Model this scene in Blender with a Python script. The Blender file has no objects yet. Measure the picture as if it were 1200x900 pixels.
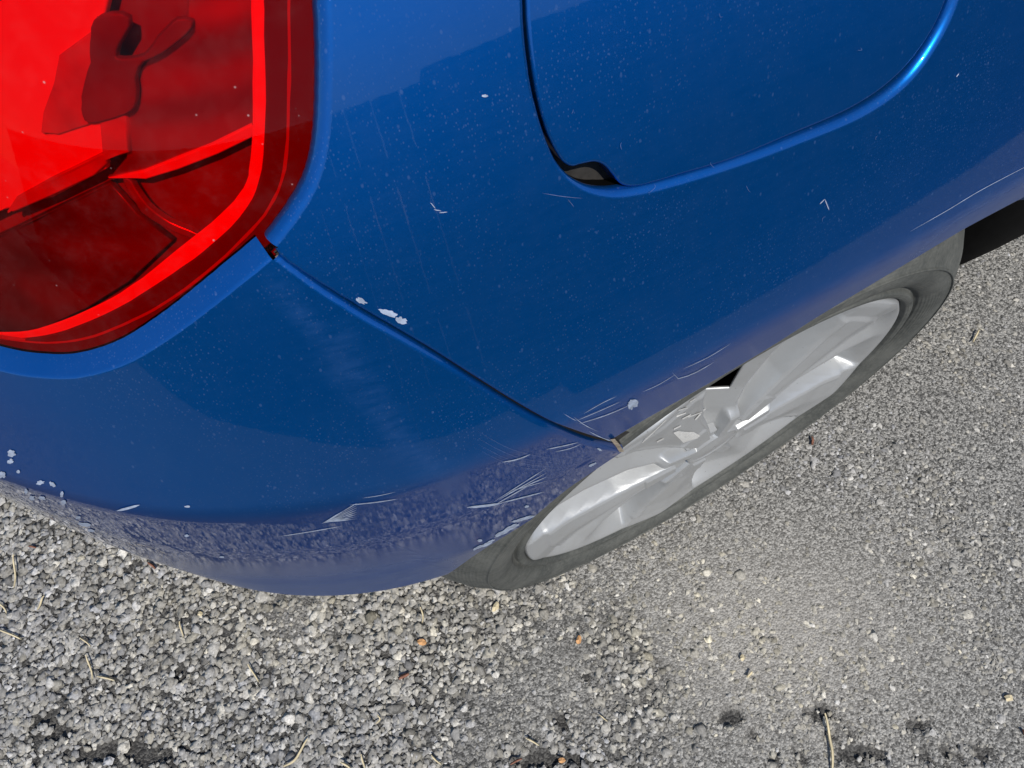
import bpy, bmesh, math, random
import numpy as np
from mathutils import Vector, Matrix
from mathutils.geometry import delaunay_2d_cdt
random.seed(7); RNG = np.random.default_rng(7)
R = math.radians
sc = bpy.context.scene
COL = sc.collection

# ------------------------------------------------------------------ camera
CAM = np.array([-.281, -.130, .948]); PITCH, YAW, FPX = R(25), R(-29.7), 900.0
cam = bpy.data.cameras.new('camera'); camo = bpy.data.objects.new('camera', cam); COL.objects.link(camo)
camo.location = CAM; camo.rotation_euler = (PITCH, 0, YAW)
cam.sensor_width = 36; cam.lens = 36 * FPX / 1200; cam.clip_start = .01; cam.clip_end = 3000
sc.camera = camo

# ------------------------------------------------------------------ sky, sun, exposure
SUN_EL, SUN_AZ = R(58), R(190)        # compass angle from +Y, clockwise
world = bpy.data.worlds.new('World'); sc.world = world; world.use_nodes = True
wn = world.node_tree.nodes; wl = world.node_tree.links
sky = wn.new('ShaderNodeTexSky'); sky.sky_type = 'NISHITA'; sky.sun_disc = False
sky.sun_elevation = SUN_EL; sky.sun_rotation = SUN_AZ; sky.air_density = 1.0; sky.dust_density = .3; sky.ozone_density = 2.5
wl.new(sky.outputs[0], wn['Background'].inputs[0]); wn['Background'].inputs[1].default_value = .12
sun = bpy.data.lights.new('sun', 'SUN'); sun.energy = 4.2; sun.angle = R(.5); sun.color = (1, .955, .88)
suno = bpy.data.objects.new('sun', sun); COL.objects.link(suno)
sd = Vector((math.cos(SUN_EL) * math.sin(SUN_AZ), math.cos(SUN_EL) * math.cos(SUN_AZ), math.sin(SUN_EL)))
suno.rotation_euler = sd.to_track_quat('Z', 'Y').to_euler()
vs = sc.view_settings
vs.view_transform = 'Standard'; vs.look = 'None'; vs.exposure = 0.0; vs.gamma = 1.0; vs.use_curve_mapping = False
sc.cycles.max_bounces = 10; sc.cycles.transparent_max_bounces = 12

# ------------------------------------------------------------------ small helpers
def tag(o, label=None, cat=None, group=None, kind=None):
    if label: o['label'] = label
    if cat: o['category'] = cat
    if group: o['group'] = group
    if kind: o['kind'] = kind
    return o
def empty(name, loc=(0, 0, 0), parent=None):
    o = bpy.data.objects.new(name, None); COL.objects.link(o); o.location = loc; o.empty_display_size = .1
    if parent: o.parent = parent
    return o
def mesh_obj(name, verts, faces, mat, parent=None, smooth=True):
    me = bpy.data.meshes.new(name)
    me.from_pydata([tuple(v) for v in verts], [], [tuple(int(i) for i in f) for f in faces]); me.update()
    if smooth: me.polygons.foreach_set('use_smooth', [True] * len(me.polygons))
    me.materials.append(mat)
    o = bpy.data.objects.new(name, me); COL.objects.link(o)
    if parent: o.parent = parent
    return o
class Geo:
    """collects vertices and faces of one mesh"""
    def __init__(self): self.v = []; self.f = []; self.nm = []
    def add(self, v, f, nm=None):
        n = len(self.v); self.v += [tuple(p) for p in v]; self.f += [tuple(i + n for i in q) for q in f]
        if nm is not None: self.nm += [tuple(p) for p in nm]
    def grid(self, rows, closed=False, nm=None):
        m = len(rows[0]); v = [p for r in rows for p in r]; f = []
        for a in range(len(rows) - 1):
            for b in range(m if closed else m - 1):
                c = (b + 1) % m; f.append((a * m + b, a * m + c, (a + 1) * m + c, (a + 1) * m + b))
        self.add(v, f, nm)
    def build(self, name, mat, parent=None, smooth=True, weld=0, bevel=0, recalc=False):
        own = len(self.nm) == len(self.v)
        if own:      # wind every face the way its normals point
            V, N = np.array(self.v), np.array(self.nm); F2 = []
            for q in self.f:
                a, b, c = V[q[0]], V[q[1]], V[q[2]]; nn = np.cross(b - a, c - a)
                if len(q) == 4: nn = np.cross(c - a, V[q[3]] - b)
                F2.append(q if nn @ N[list(q)].sum(0) >= 0 else q[::-1])
            self.f = F2
        o = mesh_obj(name, self.v, self.f, mat, parent, smooth)
        if own: o.data.normals_split_custom_set_from_vertices(self.nm); return o
        if weld or recalc:
            bm = bmesh.new(); bm.from_mesh(o.data)
            if weld: bmesh.ops.remove_doubles(bm, verts=bm.verts, dist=weld)
            if recalc: bmesh.ops.recalc_face_normals(bm, faces=bm.faces)
            bm.to_mesh(o.data); bm.free()
            if smooth: o.data.polygons.foreach_set('use_smooth', [True] * len(o.data.polygons))
        if bevel:
            m = o.modifiers.new('bevel', 'BEVEL'); m.width = bevel; m.segments = 2; m.limit_method = 'ANGLE'; m.angle_limit = R(18)
        return o
def catmull(P, n=10, closed=False):
    P = np.asarray(P, float); N = len(P); out = []
    for i in range(N if closed else N - 1):
        p = [P[(i + k) % N] if closed else P[min(max(i + k, 0), N - 1)] for k in (-1, 0, 1, 2)]
        for t in np.linspace(0, 1, n, endpoint=False):
            out.append(.5 * (2 * p[1] + (p[2] - p[0]) * t + (2 * p[0] - 5 * p[1] + 4 * p[2] - p[3]) * t * t + (3 * p[1] - p[0] - 3 * p[2] + p[3]) * t ** 3))
    if not closed: out.append(P[-1])
    return np.array(out)
def resample(P, n):
    P = np.asarray(P, float); d = np.r_[0, np.cumsum(np.linalg.norm(np.diff(P, axis=0), axis=1))]
    t = np.linspace(0, d[-1], n); return np.stack([np.interp(t, d, P[:, k]) for k in range(P.shape[1])], 1)

# ------------------------------------------------------------------ materials
def newmat(name):
    m = bpy.data.materials.new(name); m.use_nodes = True
    return m, m.node_tree.nodes, m.node_tree.links, m.node_tree.nodes['Principled BSDF']
def plain(name, col, rough=.5, metal=0., spec=.5, bump=0, bscale=200, vary=0.):
    m, n, l, b = newmat(name)
    b.inputs['Base Color'].default_value = (*col, 1); b.inputs['Roughness'].default_value = rough
    b.inputs['Metallic'].default_value = metal; b.inputs['Specular IOR Level'].default_value = spec
    if bump or vary:
        tc = n.new('ShaderNodeTexCoord'); nz = n.new('ShaderNodeTexNoise'); nz.inputs['Scale'].default_value = bscale; nz.inputs['Detail'].default_value = 6
        l.new(tc.outputs['Object'], nz.inputs['Vector'])
        if bump:
            bp = n.new('ShaderNodeBump'); bp.inputs['Strength'].default_value = bump; bp.inputs['Distance'].default_value = .002
            l.new(nz.outputs[0], bp.inputs['Height']); l.new(bp.outputs[0], b.inputs['Normal'])
        if vary:
            r = n.new('ShaderNodeValToRGB'); r.color_ramp.elements[0].position = .3; r.color_ramp.elements[1].position = .7
            r.color_ramp.elements[0].color = (*[c * (1 - vary) for c in col], 1); r.color_ramp.elements[1].color = (*[min(1, c * (1 + vary)) for c in col], 1)
            l.new(nz.outputs[0], r.inputs[0]); l.new(r.outputs[0], b.inputs['Base Color'])
    return m
class NT:
    def __init__(self, n, l): self.n = n; self.l = l
    def put(self, x, sock):
        if hasattr(x, 'is_linked'): self.l.new(x, sock)
        else: sock.default_value = x
    def math(self, op, a, b=0., c=0.):
        q = self.n.new('ShaderNodeMath'); q.operation = op
        for i, x in enumerate((a, b, c)): self.put(x, q.inputs[i])
        return q.outputs[0]
    def ramp(self, x, lo, hi, a=0., b=1.):
        q = self.n.new('ShaderNodeMapRange'); self.put(x, q.inputs[0])
        for i, y in enumerate((lo, hi, a, b)): q.inputs[i + 1].default_value = y
        q.interpolation_type = 'SMOOTHSTEP'; return q.outputs[0]
    def mix(self, f, a, b):
        q = self.n.new('ShaderNodeMix'); q.data_type = 'RGBA'; self.put(f, q.inputs[0])
        for x, i in ((a, 6), (b, 7)):
            if hasattr(x, 'is_linked'): self.l.new(x, q.inputs[i])
            else: q.inputs[i].default_value = (*x, 1)
        return q.outputs[2]
    def noise(self, vec, scale, detail=4, rough=.55, stretch=None):
        if stretch:
            mp = self.n.new('ShaderNodeMapping'); mp.inputs['Scale'].default_value = stretch; self.l.new(vec, mp.inputs[0]); vec = mp.outputs[0]
        q = self.n.new('ShaderNodeTexNoise'); q.inputs['Scale'].default_value = scale; q.inputs['Detail'].default_value = detail; q.inputs['Roughness'].default_value = rough
        self.l.new(vec, q.inputs['Vector']); return q.outputs[0]
    def voro(self, vec, scale, stretch=None, out='Distance'):
        if stretch:
            mp = self.n.new('ShaderNodeMapping'); mp.inputs['Scale'].default_value = stretch; self.l.new(vec, mp.inputs[0]); vec = mp.outputs[0]
        q = self.n.new('ShaderNodeTexVoronoi'); q.inputs['Scale'].default_value = scale; self.l.new(vec, q.inputs['Vector']); return q.outputs[0], q.outputs[1]

def paint_material():
    m, n, l, b = newmat('blue_metallic_paint'); t = NT(n, l)
    P = n.new('ShaderNodeTexCoord').outputs['Object']
    sep = n.new('ShaderNodeSeparateXYZ'); l.new(P, sep.inputs[0])
    at = n.new('ShaderNodeAttribute'); at.attribute_name = 'dirt_and_refl'; dirt_and_refl = at.outputs['Fac']
    base = (.0, .112, .42)
    # fine dust grains, streaked a little downwards
    d1, c1 = t.voro(P, 520, (1, 1, .55)); sc1 = n.new('ShaderNodeSeparateColor'); l.new(c1, sc1.inputs[0])
    d2, c2 = t.voro(P, 1300, (1, 1, .6)); sc2 = n.new('ShaderNodeSeparateColor'); l.new(c2, sc2.inputs[0])
    patch = t.ramp(t.noise(P, 22, 3), .42, .66)
    g1 = t.math('MULTIPLY', t.ramp(d1, .34, .12), t.ramp(sc1.outputs[0], .90, .99))
    g2 = t.math('MULTIPLY', t.ramp(d2, .45, .15), t.ramp(sc2.outputs[1], .55, 1.0))
    g = t.math('ADD', t.math('MULTIPLY', g1, .45), t.math('MULTIPLY', g2, t.math('MULTIPLY_ADD', patch, .42, .16)))
    film = t.math('MULTIPLY', t.ramp(t.noise(P, 60, 8, .7, (1, 1, .4)), .35, .8), .022)
    film = t.math('ADD', film, t.math('MULTIPLY', t.ramp(t.noise(P, 7, 3), .5, .75), .014))
    dust = t.math('ADD', t.math('MULTIPLY', g, .34), film)
    c = t.mix(dust, base, (.32, .36, .44))
    # road grime plus painted reflection bands, one attribute per vertex
    sm = t.noise(P, 210, 8, .75, (.35, .35, 2.0)); sm2 = t.noise(P, 420, 4, .6)
    dd = t.math('MULTIPLY', dirt_and_refl, t.math('ADD', t.ramp(sm, .34, .66, .15, .85), t.math('MULTIPLY', t.ramp(sm2, .45, .7), .25)))
    c = t.mix(t.math('MINIMUM', dd, .9), c, (.16, .155, .17))
    l.new(c, b.inputs['Base Color'])
    l.new(t.math('MULTIPLY_ADD', t.math('MAXIMUM', dust, dd), -.8, .82), b.inputs['Metallic']); b.inputs['Specular IOR Level'].default_value = .15
    l.new(t.math('ADD', .33, t.math('MULTIPLY', dd, .3)), b.inputs['Roughness'])
    b.inputs['Coat Weight'].default_value = 1.0; b.inputs['Specular Tint'].default_value = (.02, .16, .52, 1); b.inputs['Coat IOR'].default_value = 1.37
    l.new(t.math('ADD', .025, t.math('ADD', t.math('MULTIPLY', dust, .25), t.math('MULTIPLY', t.math('MAXIMUM', t.math('SUBTRACT', dirt_and_refl, .05), 0.), .9))), b.inputs['Coat Roughness'])
    bp = n.new('ShaderNodeBump'); bp.inputs['Strength'].default_value = .02; bp.inputs['Distance'].default_value = .0004
    l.new(t.noise(P, 130, 2), bp.inputs['Height']); l.new(bp.outputs[0], b.inputs['Coat Normal'])
    return m

def fluted(name, col, rough, metal, scale, strength, vary):
    m, n, l, b = newmat(name); t = NT(n, l); P = n.new('ShaderNodeTexCoord').outputs['Object']
    f = t.ramp(t.noise(P, 16, 3), .3, .72); l.new(t.mix(f, [c * (1 - vary) for c in col], [min(1, c * (1 + vary)) for c in col]), b.inputs['Base Color'])
    b.inputs['Roughness'].default_value = rough; b.inputs['Metallic'].default_value = metal
    w = n.new('ShaderNodeTexWave'); w.inputs['Scale'].default_value = scale; w.bands_direction = 'Z'; w.inputs['Distortion'].default_value = .4; l.new(P, w.inputs['Vector'])
    bp = n.new('ShaderNodeBump'); bp.inputs['Strength'].default_value = strength; bp.inputs['Distance'].default_value = .002; l.new(w.outputs[1], bp.inputs['Height']); l.new(bp.outputs[0], b.inputs['Normal'])
    return m
def lens_material():
    m = bpy.data.materials.new('red_lens'); m.use_nodes = True; n = m.node_tree.nodes; l = m.node_tree.links; n.clear()
    t = NT(n, l)
    out = n.new('ShaderNodeOutputMaterial'); mx = n.new('ShaderNodeMixShader'); tr = n.new('ShaderNodeBsdfTransparent'); gl = n.new('ShaderNodeBsdfGlossy')
    fr = n.new('ShaderNodeFresnel'); fr.inputs[0].default_value = 1.22
    tr.inputs[0].default_value = (.88, .006, .014, 1); gl.inputs['Roughness'].default_value = .015
    P = n.new('ShaderNodeTexCoord').outputs['Object']
    d, c = t.voro(P, 330); s = n.new('ShaderNodeSeparateColor'); l.new(c, s.inputs[0])
    speck = t.math('MULTIPLY', t.ramp(d, .16, .05), t.ramp(s.outputs[0], .9, .97))
    df = n.new('ShaderNodeBsdfDiffuse'); df.inputs[0].default_value = (.5, .3, .3, 1)
    film = t.math('MULTIPLY', t.ramp(t.noise(P, 120, 6, .7), .4, .8), .02)
    m2 = n.new('ShaderNodeMixShader'); l.new(t.math('ADD', t.math('MULTIPLY', speck, .6), film), m2.inputs[0])
    l.new(fr.outputs[0], mx.inputs[0]); l.new(tr.outputs[0], mx.inputs[1]); l.new(gl.outputs[0], mx.inputs[2])
    l.new(mx.outputs[0], m2.inputs[1]); l.new(df.outputs[0], m2.inputs[2]); l.new(m2.outputs[0], out.inputs[0])
    return m

def tyre_material():
    m, n, l, b = newmat('tyre_rubber'); t = NT(n, l)
    P = n.new('ShaderNodeTexCoord').outputs['Object']
    f = t.ramp(t.noise(P, 26, 8, .7), .35, .7); f2 = t.ramp(t.noise(P, 300, 3), .4, .7)
    c = t.mix(f, (.060, .064, .060), (.115, .118, .108)); c = t.mix(t.math('MULTIPLY', f2, .35), c, (.15, .15, .135))
    sp = n.new('ShaderNodeSeparateXYZ'); l.new(P, sp.inputs[0])
    rad = t.math('SQRT', t.math('ADD', t.math('MULTIPLY', sp.outputs[0], sp.outputs[0]), t.math('MULTIPLY', sp.outputs[2], sp.outputs[2])))
    ring = t.math('MULTIPLY', t.math('SINE', t.math('MULTIPLY', rad, 2600.)), t.ramp(t.noise(P, 9, 2), .35, .65))
    c = t.mix(t.math('MULTIPLY', t.ramp(ring, .2, 1.), .2), c, (.16, .16, .145))
    bp = n.new('ShaderNodeBump'); bp.inputs['Strength'].default_value = .22; bp.inputs['Distance'].default_value = .0006; l.new(t.math('ADD', ring, t.noise(P, 700, 3)), bp.inputs['Height']); l.new(bp.outputs[0], b.inputs['Normal'])
    l.new(c, b.inputs['Base Color']); b.inputs['Roughness'].default_value = .75; b.inputs['Specular IOR Level'].default_value = .3
    return m
def hubcap_material():
    m, n, l, b = newmat('silver_wheel_paint'); t = NT(n, l)
    P = n.new('ShaderNodeTexCoord').outputs['Object']
    f = t.ramp(t.noise(P, 30, 6, .65), .4, .75); d, c1 = t.voro(P, 300); s = n.new('ShaderNodeSeparateColor'); l.new(c1, s.inputs[0])
    sp = t.math('MULTIPLY', t.ramp(d, .22, .08), t.ramp(s.outputs[0], .93, .97))
    c = t.mix(t.math('MULTIPLY', f, .3), (.42, .43, .435), (.33, .33, .32)); c = t.mix(t.math('MULTIPLY', sp, .6), c, (.12, .11, .10))
    l.new(c, b.inputs['Base Color']); b.inputs['Metallic'].default_value = .35; b.inputs['Roughness'].default_value = .38
    bp = n.new('ShaderNodeBump'); bp.inputs['Strength'].default_value = .12; bp.inputs['Distance'].default_value = .0006
    l.new(t.noise(P, 500, 3), bp.inputs['Height']); l.new(bp.outputs[0], b.inputs['Normal'])
    return m
def asphalt_material():
    m, n, l, b = newmat('asphalt'); t = NT(n, l)
    P = n.new('ShaderNodeTexCoord').outputs['Object']
    d, c = t.voro(P, 420); s = n.new('ShaderNodeSeparateColor'); l.new(c, s.inputs[0])
    at = n.new('ShaderNodeAttribute'); at.attribute_name = 'bed'
    bitumen = t.mix(t.ramp(s.outputs[0], .1, .95), (.025, .024, .023), (.10, .096, .088))
    grit = t.mix(t.ramp(s.outputs[0], .05, .95), (.115, .112, .105), (.37, .36, .335))
    voids = t.ramp(t.noise(P, 210, 3, .6), .47, .39); grit = t.mix(t.math('MULTIPLY', voids, .85), grit, (.03, .029, .027))
    wn_ = n.new('ShaderNodeAttribute'); wn_.attribute_name = 'worn'
    grit = t.mix(t.math('MULTIPLY', wn_.outputs['Fac'], .5), grit, (.42, .394, .352))
    fine = t.mix(at.outputs['Fac'], bitumen, grit)
    sep = n.new('ShaderNodeSeparateXYZ'); l.new(P, sep.inputs[0])
    far = t.mix(t.ramp(t.noise(P, 1.3, 5), .35, .7), (.16, .156, .145), (.22, .214, .198))
    r2 = t.math('ADD', t.math('MULTIPLY', sep.outputs[0], sep.outputs[0]), t.math('MULTIPLY', sep.outputs[1], sep.outputs[1]))
    l.new(t.mix(t.ramp(r2, 9, 60), fine, far), b.inputs['Base Color']); b.inputs['Roughness'].default_value = .9
    bp = n.new('ShaderNodeBump'); bp.inputs['Strength'].default_value = .7; bp.inputs['Distance'].default_value = .003
    l.new(d, bp.inputs['Height']); bp.invert = True; l.new(bp.outputs[0], b.inputs['Normal'])
    return m
def stone_material():
    m, n, l, b = newmat('asphalt_stone'); t = NT(n, l)
    at = n.new('ShaderNodeAttribute'); at.attribute_name = 'tone'
    P = n.new('ShaderNodeTexCoord').outputs['Object']
    f = t.ramp(t.noise(P, 420, 4, .6), .3, .75, .72, 1.2)
    mul = n.new('ShaderNodeVectorMath'); mul.operation = 'SCALE'; l.new(at.outputs['Color'], mul.inputs[0]); l.new(f, mul.inputs['Scale'])
    l.new(mul.outputs[0], b.inputs['Base Color']); b.inputs['Roughness'].default_value = .7; b.inputs['Specular IOR Level'].default_value = .4
    return m
M = dict(paint=paint_material(), lens=lens_material(), tyre=tyre_material(), cap=hubcap_material(), asphalt=asphalt_material(), stone=stone_material(),
    black=plain('black_plastic', (.003, .003, .003), .75, spec=.06, vary=.3, bscale=60), dark=plain('dark_inner_steel', (.006, .006, .006), .8),
    seam=plain('seam_sealer', (.02, .018, .016), .7, vary=.5, bscale=300), rust=plain('rusty_flange', (.075, .062, .052), .8, vary=.5, bscale=120),
    tan=plain('tan_clip_plastic', (.33, .27, .20), .7, vary=.4, bscale=400), chip=plain('bare_white_primer', (.52, .56, .58), .6, vary=.15, bscale=500),
    scratch=plain('scratch_primer', (.30, .35, .45), .6, vary=.3, bscale=300),
    faint=plain('scuffed_clearcoat', (.10, .15, .30), .6, vary=.3, bscale=300),
    glass=plain('dark_car_glass', (.01, .012, .013), .03), guide=plain('light_guide', (.95, .9, .9), .4),
    refl=plain('bright_reflection', (.86, .82, .82), .35), refl_pink=plain('pink_reflection', (.50, .46, .46), .5, vary=.2, bscale=90),
    refl_mid=fluted('mid_reflection_and_rim', (.42, .38, .38), .32, .7, 24, .25, .35), refl_dark=fluted('dark_reflection', (.17, .14, .14), .35, .4, 20, .25, .5),  # lamp tones that stand in for reflections in the lens
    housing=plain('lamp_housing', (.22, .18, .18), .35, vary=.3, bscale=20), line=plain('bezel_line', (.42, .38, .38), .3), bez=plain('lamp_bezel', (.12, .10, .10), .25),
    refl_hand=plain('dark_hand_reflection', (.14, .11, .11), .5, vary=.4, bscale=40),  # dark tone painted for the hands mirrored in the lens
    wchip=plain('bare_hubcap_plastic', (.62, .61, .58), .6, vary=.15, bscale=500),
    wall=plain('dark_wall', (.035, .033, .032), .9, vary=.3, bscale=4),
    straw=plain('dry_straw', (.66, .56, .36), .8, vary=.25, bscale=80), twig=plain('reddish_twig', (.25, .11, .07), .8, vary=.3, bscale=200),
    leaf=plain('orange_leaf', (.62, .33, .14), .7, vary=.25, bscale=200), cream=plain('pale_leaf', (.66, .56, .36), .7, vary=.2, bscale=200))

# ------------------------------------------------------------------ sightlines of the measured photograph (used to survey outlines onto the modelled surfaces)
_cp, _sp, _cy, _sy = math.cos(PITCH), math.sin(PITCH), math.cos(YAW), math.sin(YAW)
RM = np.array([[_cy, -_sy, 0], [_sy, _cy, 0], [0, 0, 1]]) @ np.array([[1, 0, 0], [0, _cp, -_sp], [0, _sp, _cp]])
def ray(p): return RM @ np.array([(p[0] - 600) / FPX, (450 - p[1]) / FPX, -1.])
def onY(p, Y): d = ray(p); return CAM + (Y - CAM[1]) / d[1] * d
def onZ(p, Z=0.): d = ray(p); return CAM + (Z - CAM[2]) / d[2] * d
def proj(P):
    q = (np.asarray(P) - CAM) @ RM; return 600 + FPX * q[..., 0] / -q[..., 2], 450 - FPX * q[..., 1] / -q[..., 2]

# ------------------------------------------------------------------ the car's side surface: a plan contour and an upright profile
_ref = [(3.2, .10), (2.6, .02), (1.8, .0), (1.1, .012), (.75, .018), (.5, .012), (.35, -.008), (.22, -.030), (.1, -.042), (-.03, -.045), (-.15, -.044), (-.23, -.040), (-.285, -.031),
        (-.328, -.016), (-.37, .009), (-.407, .044), (-.445, .090), (-.486, .150), (-.530, .245), (-.566, .37), (-.590, .52), (-.602, .68), (-.606, .80),
        (-.602, .92), (-.590, 1.08), (-.566, 1.23), (-.530, 1.355), (-.45, 1.50), (-.33, 1.61), (-.1, 1.645)]
REF = resample(catmull(_ref, 24), 6000)
_k = np.exp(-.5 * (np.arange(-60, 61) / 22.) ** 2); _k /= _k.sum()
REF[80:-80] = np.stack([np.convolve(REF[:, i], _k, 'same') for i in (0, 1)], 1)[80:-80]
SL = np.r_[0, np.cumsum(np.linalg.norm(np.diff(REF, axis=0), axis=1))]
_tan = np.gradient(REF, axis=0); _tan /= np.linalg.norm(_tan, axis=1)[:, None]
OUT = np.stack([_tan[:, 1], -_tan[:, 0]], 1)         # check below that this points outboard
if OUT[3000][1] > 0 and REF[3000][0] > -.3: OUT = -OUT
if OUT[500][1] > 0: OUT = -OUT
_zk = np.linspace(.0, 1.3, 1301)
_of = np.interp(_zk, [.0, .10, .2, .3, .37, .42, .47, .53, .60, .657, .70, .75, .80, .85, .9, 1.0, 1.3], [.26, .20, .15, .095, .050, .020, .0045, .000, .0005, .003, .0222, .0460, .0710, .0975, .126, .19, .40])
_kk = np.exp(-.5 * (np.arange(-30, 31) / 3.5) ** 2); _kk /= _kk.sum()
_of[40:-40] = np.convolve(_of, _kk, 'same')[40:-40]
def off(z): return np.interp(z, _zk, _of)
def S(s, z, d=0.):
    """point(s) of the surface; d = distance outside it"""
    s = np.asarray(s, float); z = np.asarray(z, float)
    b = np.stack([np.interp(s, SL, REF[:, 0]), np.interp(s, SL, REF[:, 1])], -1)
    o = np.stack([np.interp(s, SL, OUT[:, 0]), np.interp(s, SL, OUT[:, 1])], -1); o /= np.linalg.norm(o, axis=-1)[..., None]
    xy = b - o * off(z)[..., None]
    P = np.concatenate([xy, z[..., None]], -1)
    if np.any(np.asarray(d) != 0): P = P + SN(s, z) * np.asarray(d)[..., None]
    return P
def SN(s, z):
    e = .002
    a = S(np.asarray(s) + e, z) - S(np.asarray(s) - e, z); b = S(s, np.asarray(z) + e) - S(s, np.asarray(z) - e)
    n = np.cross(a, b); n /= np.linalg.norm(n, axis=-1)[..., None]
    o = np.stack([np.interp(s, SL, OUT[:, 0]), np.interp(s, SL, OUT[:, 1])], -1)
    sg = np.sign((n[..., :2] * o).sum(-1)); return n * sg[..., None]
def sdist(P):
    d2 = ((REF[::2] - P[:2]) ** 2).sum(1); i = int(d2.argmin()) * 2
    v = P[:2] - REF[i]; o = OUT[i]; return float(v @ o), SL[i] + float(v @ _tan[i])
def hit(p, inset=0.):
    """(s, z) where the sightline of a photo point meets the surface"""
    d = ray(p); d = d / np.linalg.norm(d); best = None; prev = None
    f = lambda t: (lambda P: sdist(P)[0] + float(off(P[2])) + inset)(CAM + t * d)
    ts = np.arange(.06, 1.3, .012); ft = [f(t) for t in ts]
    for i in range(1, len(ts)):
        if ft[i] <= 0 < ft[i - 1]:
            a, b = ts[i - 1], ts[i]
            for _ in range(22):
                m = .5 * (a + b)
                if f(m) > 0: a = m
                else: b = m
            P = CAM + b * d; return sdist(P)[1], P[2]
    P = CAM + ts[int(np.argmin(ft))] * d; return sdist(P)[1], P[2]
def hits(pts, n=8, closed=False, smooth=True, inset=0.):
    q = catmull(pts, n, closed) if smooth else np.asarray(pts, float)
    return np.array([hit(p, inset) for p in q])
def s_at(x, lower=True):
    i = np.argmin(np.abs(REF[:, 0] - x) + 9 * (REF[:, 1] > .2)); return SL[i]
def inside(poly, q):
    x, y = q[:, 0], q[:, 1]; c = np.zeros(len(q), bool); px, py = poly[:, 0], poly[:, 1]; j = len(poly) - 1
    for i in range(len(poly)):
        k = ((py[i] > y) != (py[j] > y)) & (x < (px[j] - px[i]) * (y - py[i]) / (py[j] - py[i] + 1e-12) + px[i]); c ^= k; j = i
    return c
def seg_dist(poly, q):
    a = poly; b = np.roll(poly, -1, 0); best = np.full(len(q), 1e9)
    for i in range(len(a)):
        ab = b[i] - a[i]; t = np.clip(((q - a[i]) @ ab) / (ab @ ab + 1e-12), 0, 1); best = np.minimum(best, np.linalg.norm(q - a[i] - t[:, None] * ab, axis=1))
    return best
def dens(poly, step):
    """extra points on long straight sides"""
    out = []
    for i in range(len(poly)):
        a, b = poly[i], poly[(i + 1) % len(poly)]; k = max(1, int(np.linalg.norm(b - a) / step))
        out += [a + (b - a) * j / k for j in range(k)]
    return np.array(out)
def panel(geo, outline, hole=None, step=.008, d=0.):
    outline = dens(outline, step * 1.5)
    lo, hi = outline.min(0), outline.max(0)
    gx, gy = np.meshgrid(np.arange(lo[0], hi[0], step), np.arange(lo[1], hi[1], step)); g = np.stack([gx.ravel(), gy.ravel()], 1)
    g[:, 0] += (np.round((g[:, 1] - lo[1]) / step) % 2) * step / 2
    keep = inside(outline, g)
    if hole is not None: keep &= ~inside(hole, g)
    g = g[keep]; dd = seg_dist(outline, g)
    if hole is not None: dd = np.minimum(dd, seg_dist(hole, g))
    g = g[dd > step * .45]
    V = [outline]; E = [(i, (i + 1) % len(outline)) for i in range(len(outline))]
    if hole is not None:
        n = len(outline); V.append(hole); E += [(n + i, n + (i + 1) % len(hole)) for i in range(len(hole))]
    V.append(g); V = np.concatenate(V)
    r = delaunay_2d_cdt([Vector(v) for v in V], E, [], 0, 1e-7)
    v2 = np.array([tuple(v) for v in r[0]]); f = np.array([t for t in r[2] if len(t) == 3])
    cen = v2[f].mean(1); k = inside(outline, cen)
    if hole is not None: k &= ~inside(hole, cen)
    f = f[k]; P = S(v2[:, 0], v2[:, 1], np.full(len(v2), d) if d else 0.)
    # face winding outwards
    a, b, c = P[f[:, 0]], P[f[:, 1]], P[f[:, 2]]; nn = np.cross(b - a, c - a); N = SN(v2[f[:, 0], 0], v2[f[:, 0], 1])
    fl = (nn * N).sum(1) < 0; f[fl] = f[fl][:, ::-1]
    geo.add(P, f.tolist(), SN(v2[:, 0], v2[:, 1])); return v2
def hem(geo, line, away, prof, closed=False, d=0., scale=None):
    """rounded edge: from a line on the surface go towards `away` (an (s,z) point list or a vector sign) along prof [(out, depth)...]"""
    P = S(line[:, 0], line[:, 1], np.full(len(line), d) if d else 0.); N = SN(line[:, 0], line[:, 1])
    if closed: T = np.roll(P, -1, 0) - np.roll(P, 1, 0)
    else: T = np.gradient(P, axis=0)
    T /= np.linalg.norm(T, axis=1)[:, None]
    B = np.cross(T, N); B /= np.linalg.norm(B, axis=1)[:, None]; B *= away
    sc_ = np.ones(len(line)) if scale is None else scale
    rows = [P + B * (u * sc_)[:, None] - N * (v * sc_)[:, None] for u, v in prof]
    pr = np.array(prof, float); tg = np.gradient(pr, axis=0); tg[0] = (1, 0); tg /= np.linalg.norm(tg, axis=1)[:, None] + 1e-12
    nm = np.concatenate([N * du + B * dv for du, dv in tg])
    geo.grid(rows, closed, nm); return rows
def rnd(r, deep, n=5, a=90):
    p = [(r * math.sin(R(a) * i / n), r * (1 - math.cos(R(a) * i / n))) for i in range(n + 1)]
    return p + [(p[-1][0] + deep * math.cos(R(a)), p[-1][1] + deep * math.sin(R(a)))]
def away_sign(line, target, d=0.):
    """+1/-1 so that hem() goes towards the photo/side point `target` given in (s, z)"""
    i = len(line) // 2; P = S(line[[i - 1, i + 1], 0], line[[i - 1, i + 1], 1]); T = P[1] - P[0]; N = SN(line[[i], 0], line[[i], 1])[0]
    B = np.cross(T, N); Q = S(np.array([target[0]]), np.array([target[1]]))[0] - P.mean(0); return 1. if B @ Q > 0 else -1.

def loop_out(line):
    """sign that makes hem() leave a closed loop on its outside"""
    x, z = line[:, 0], line[:, 1]; return -float(np.sign((x * np.roll(z, -1) - np.roll(x, -1) * z).sum()))

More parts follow.
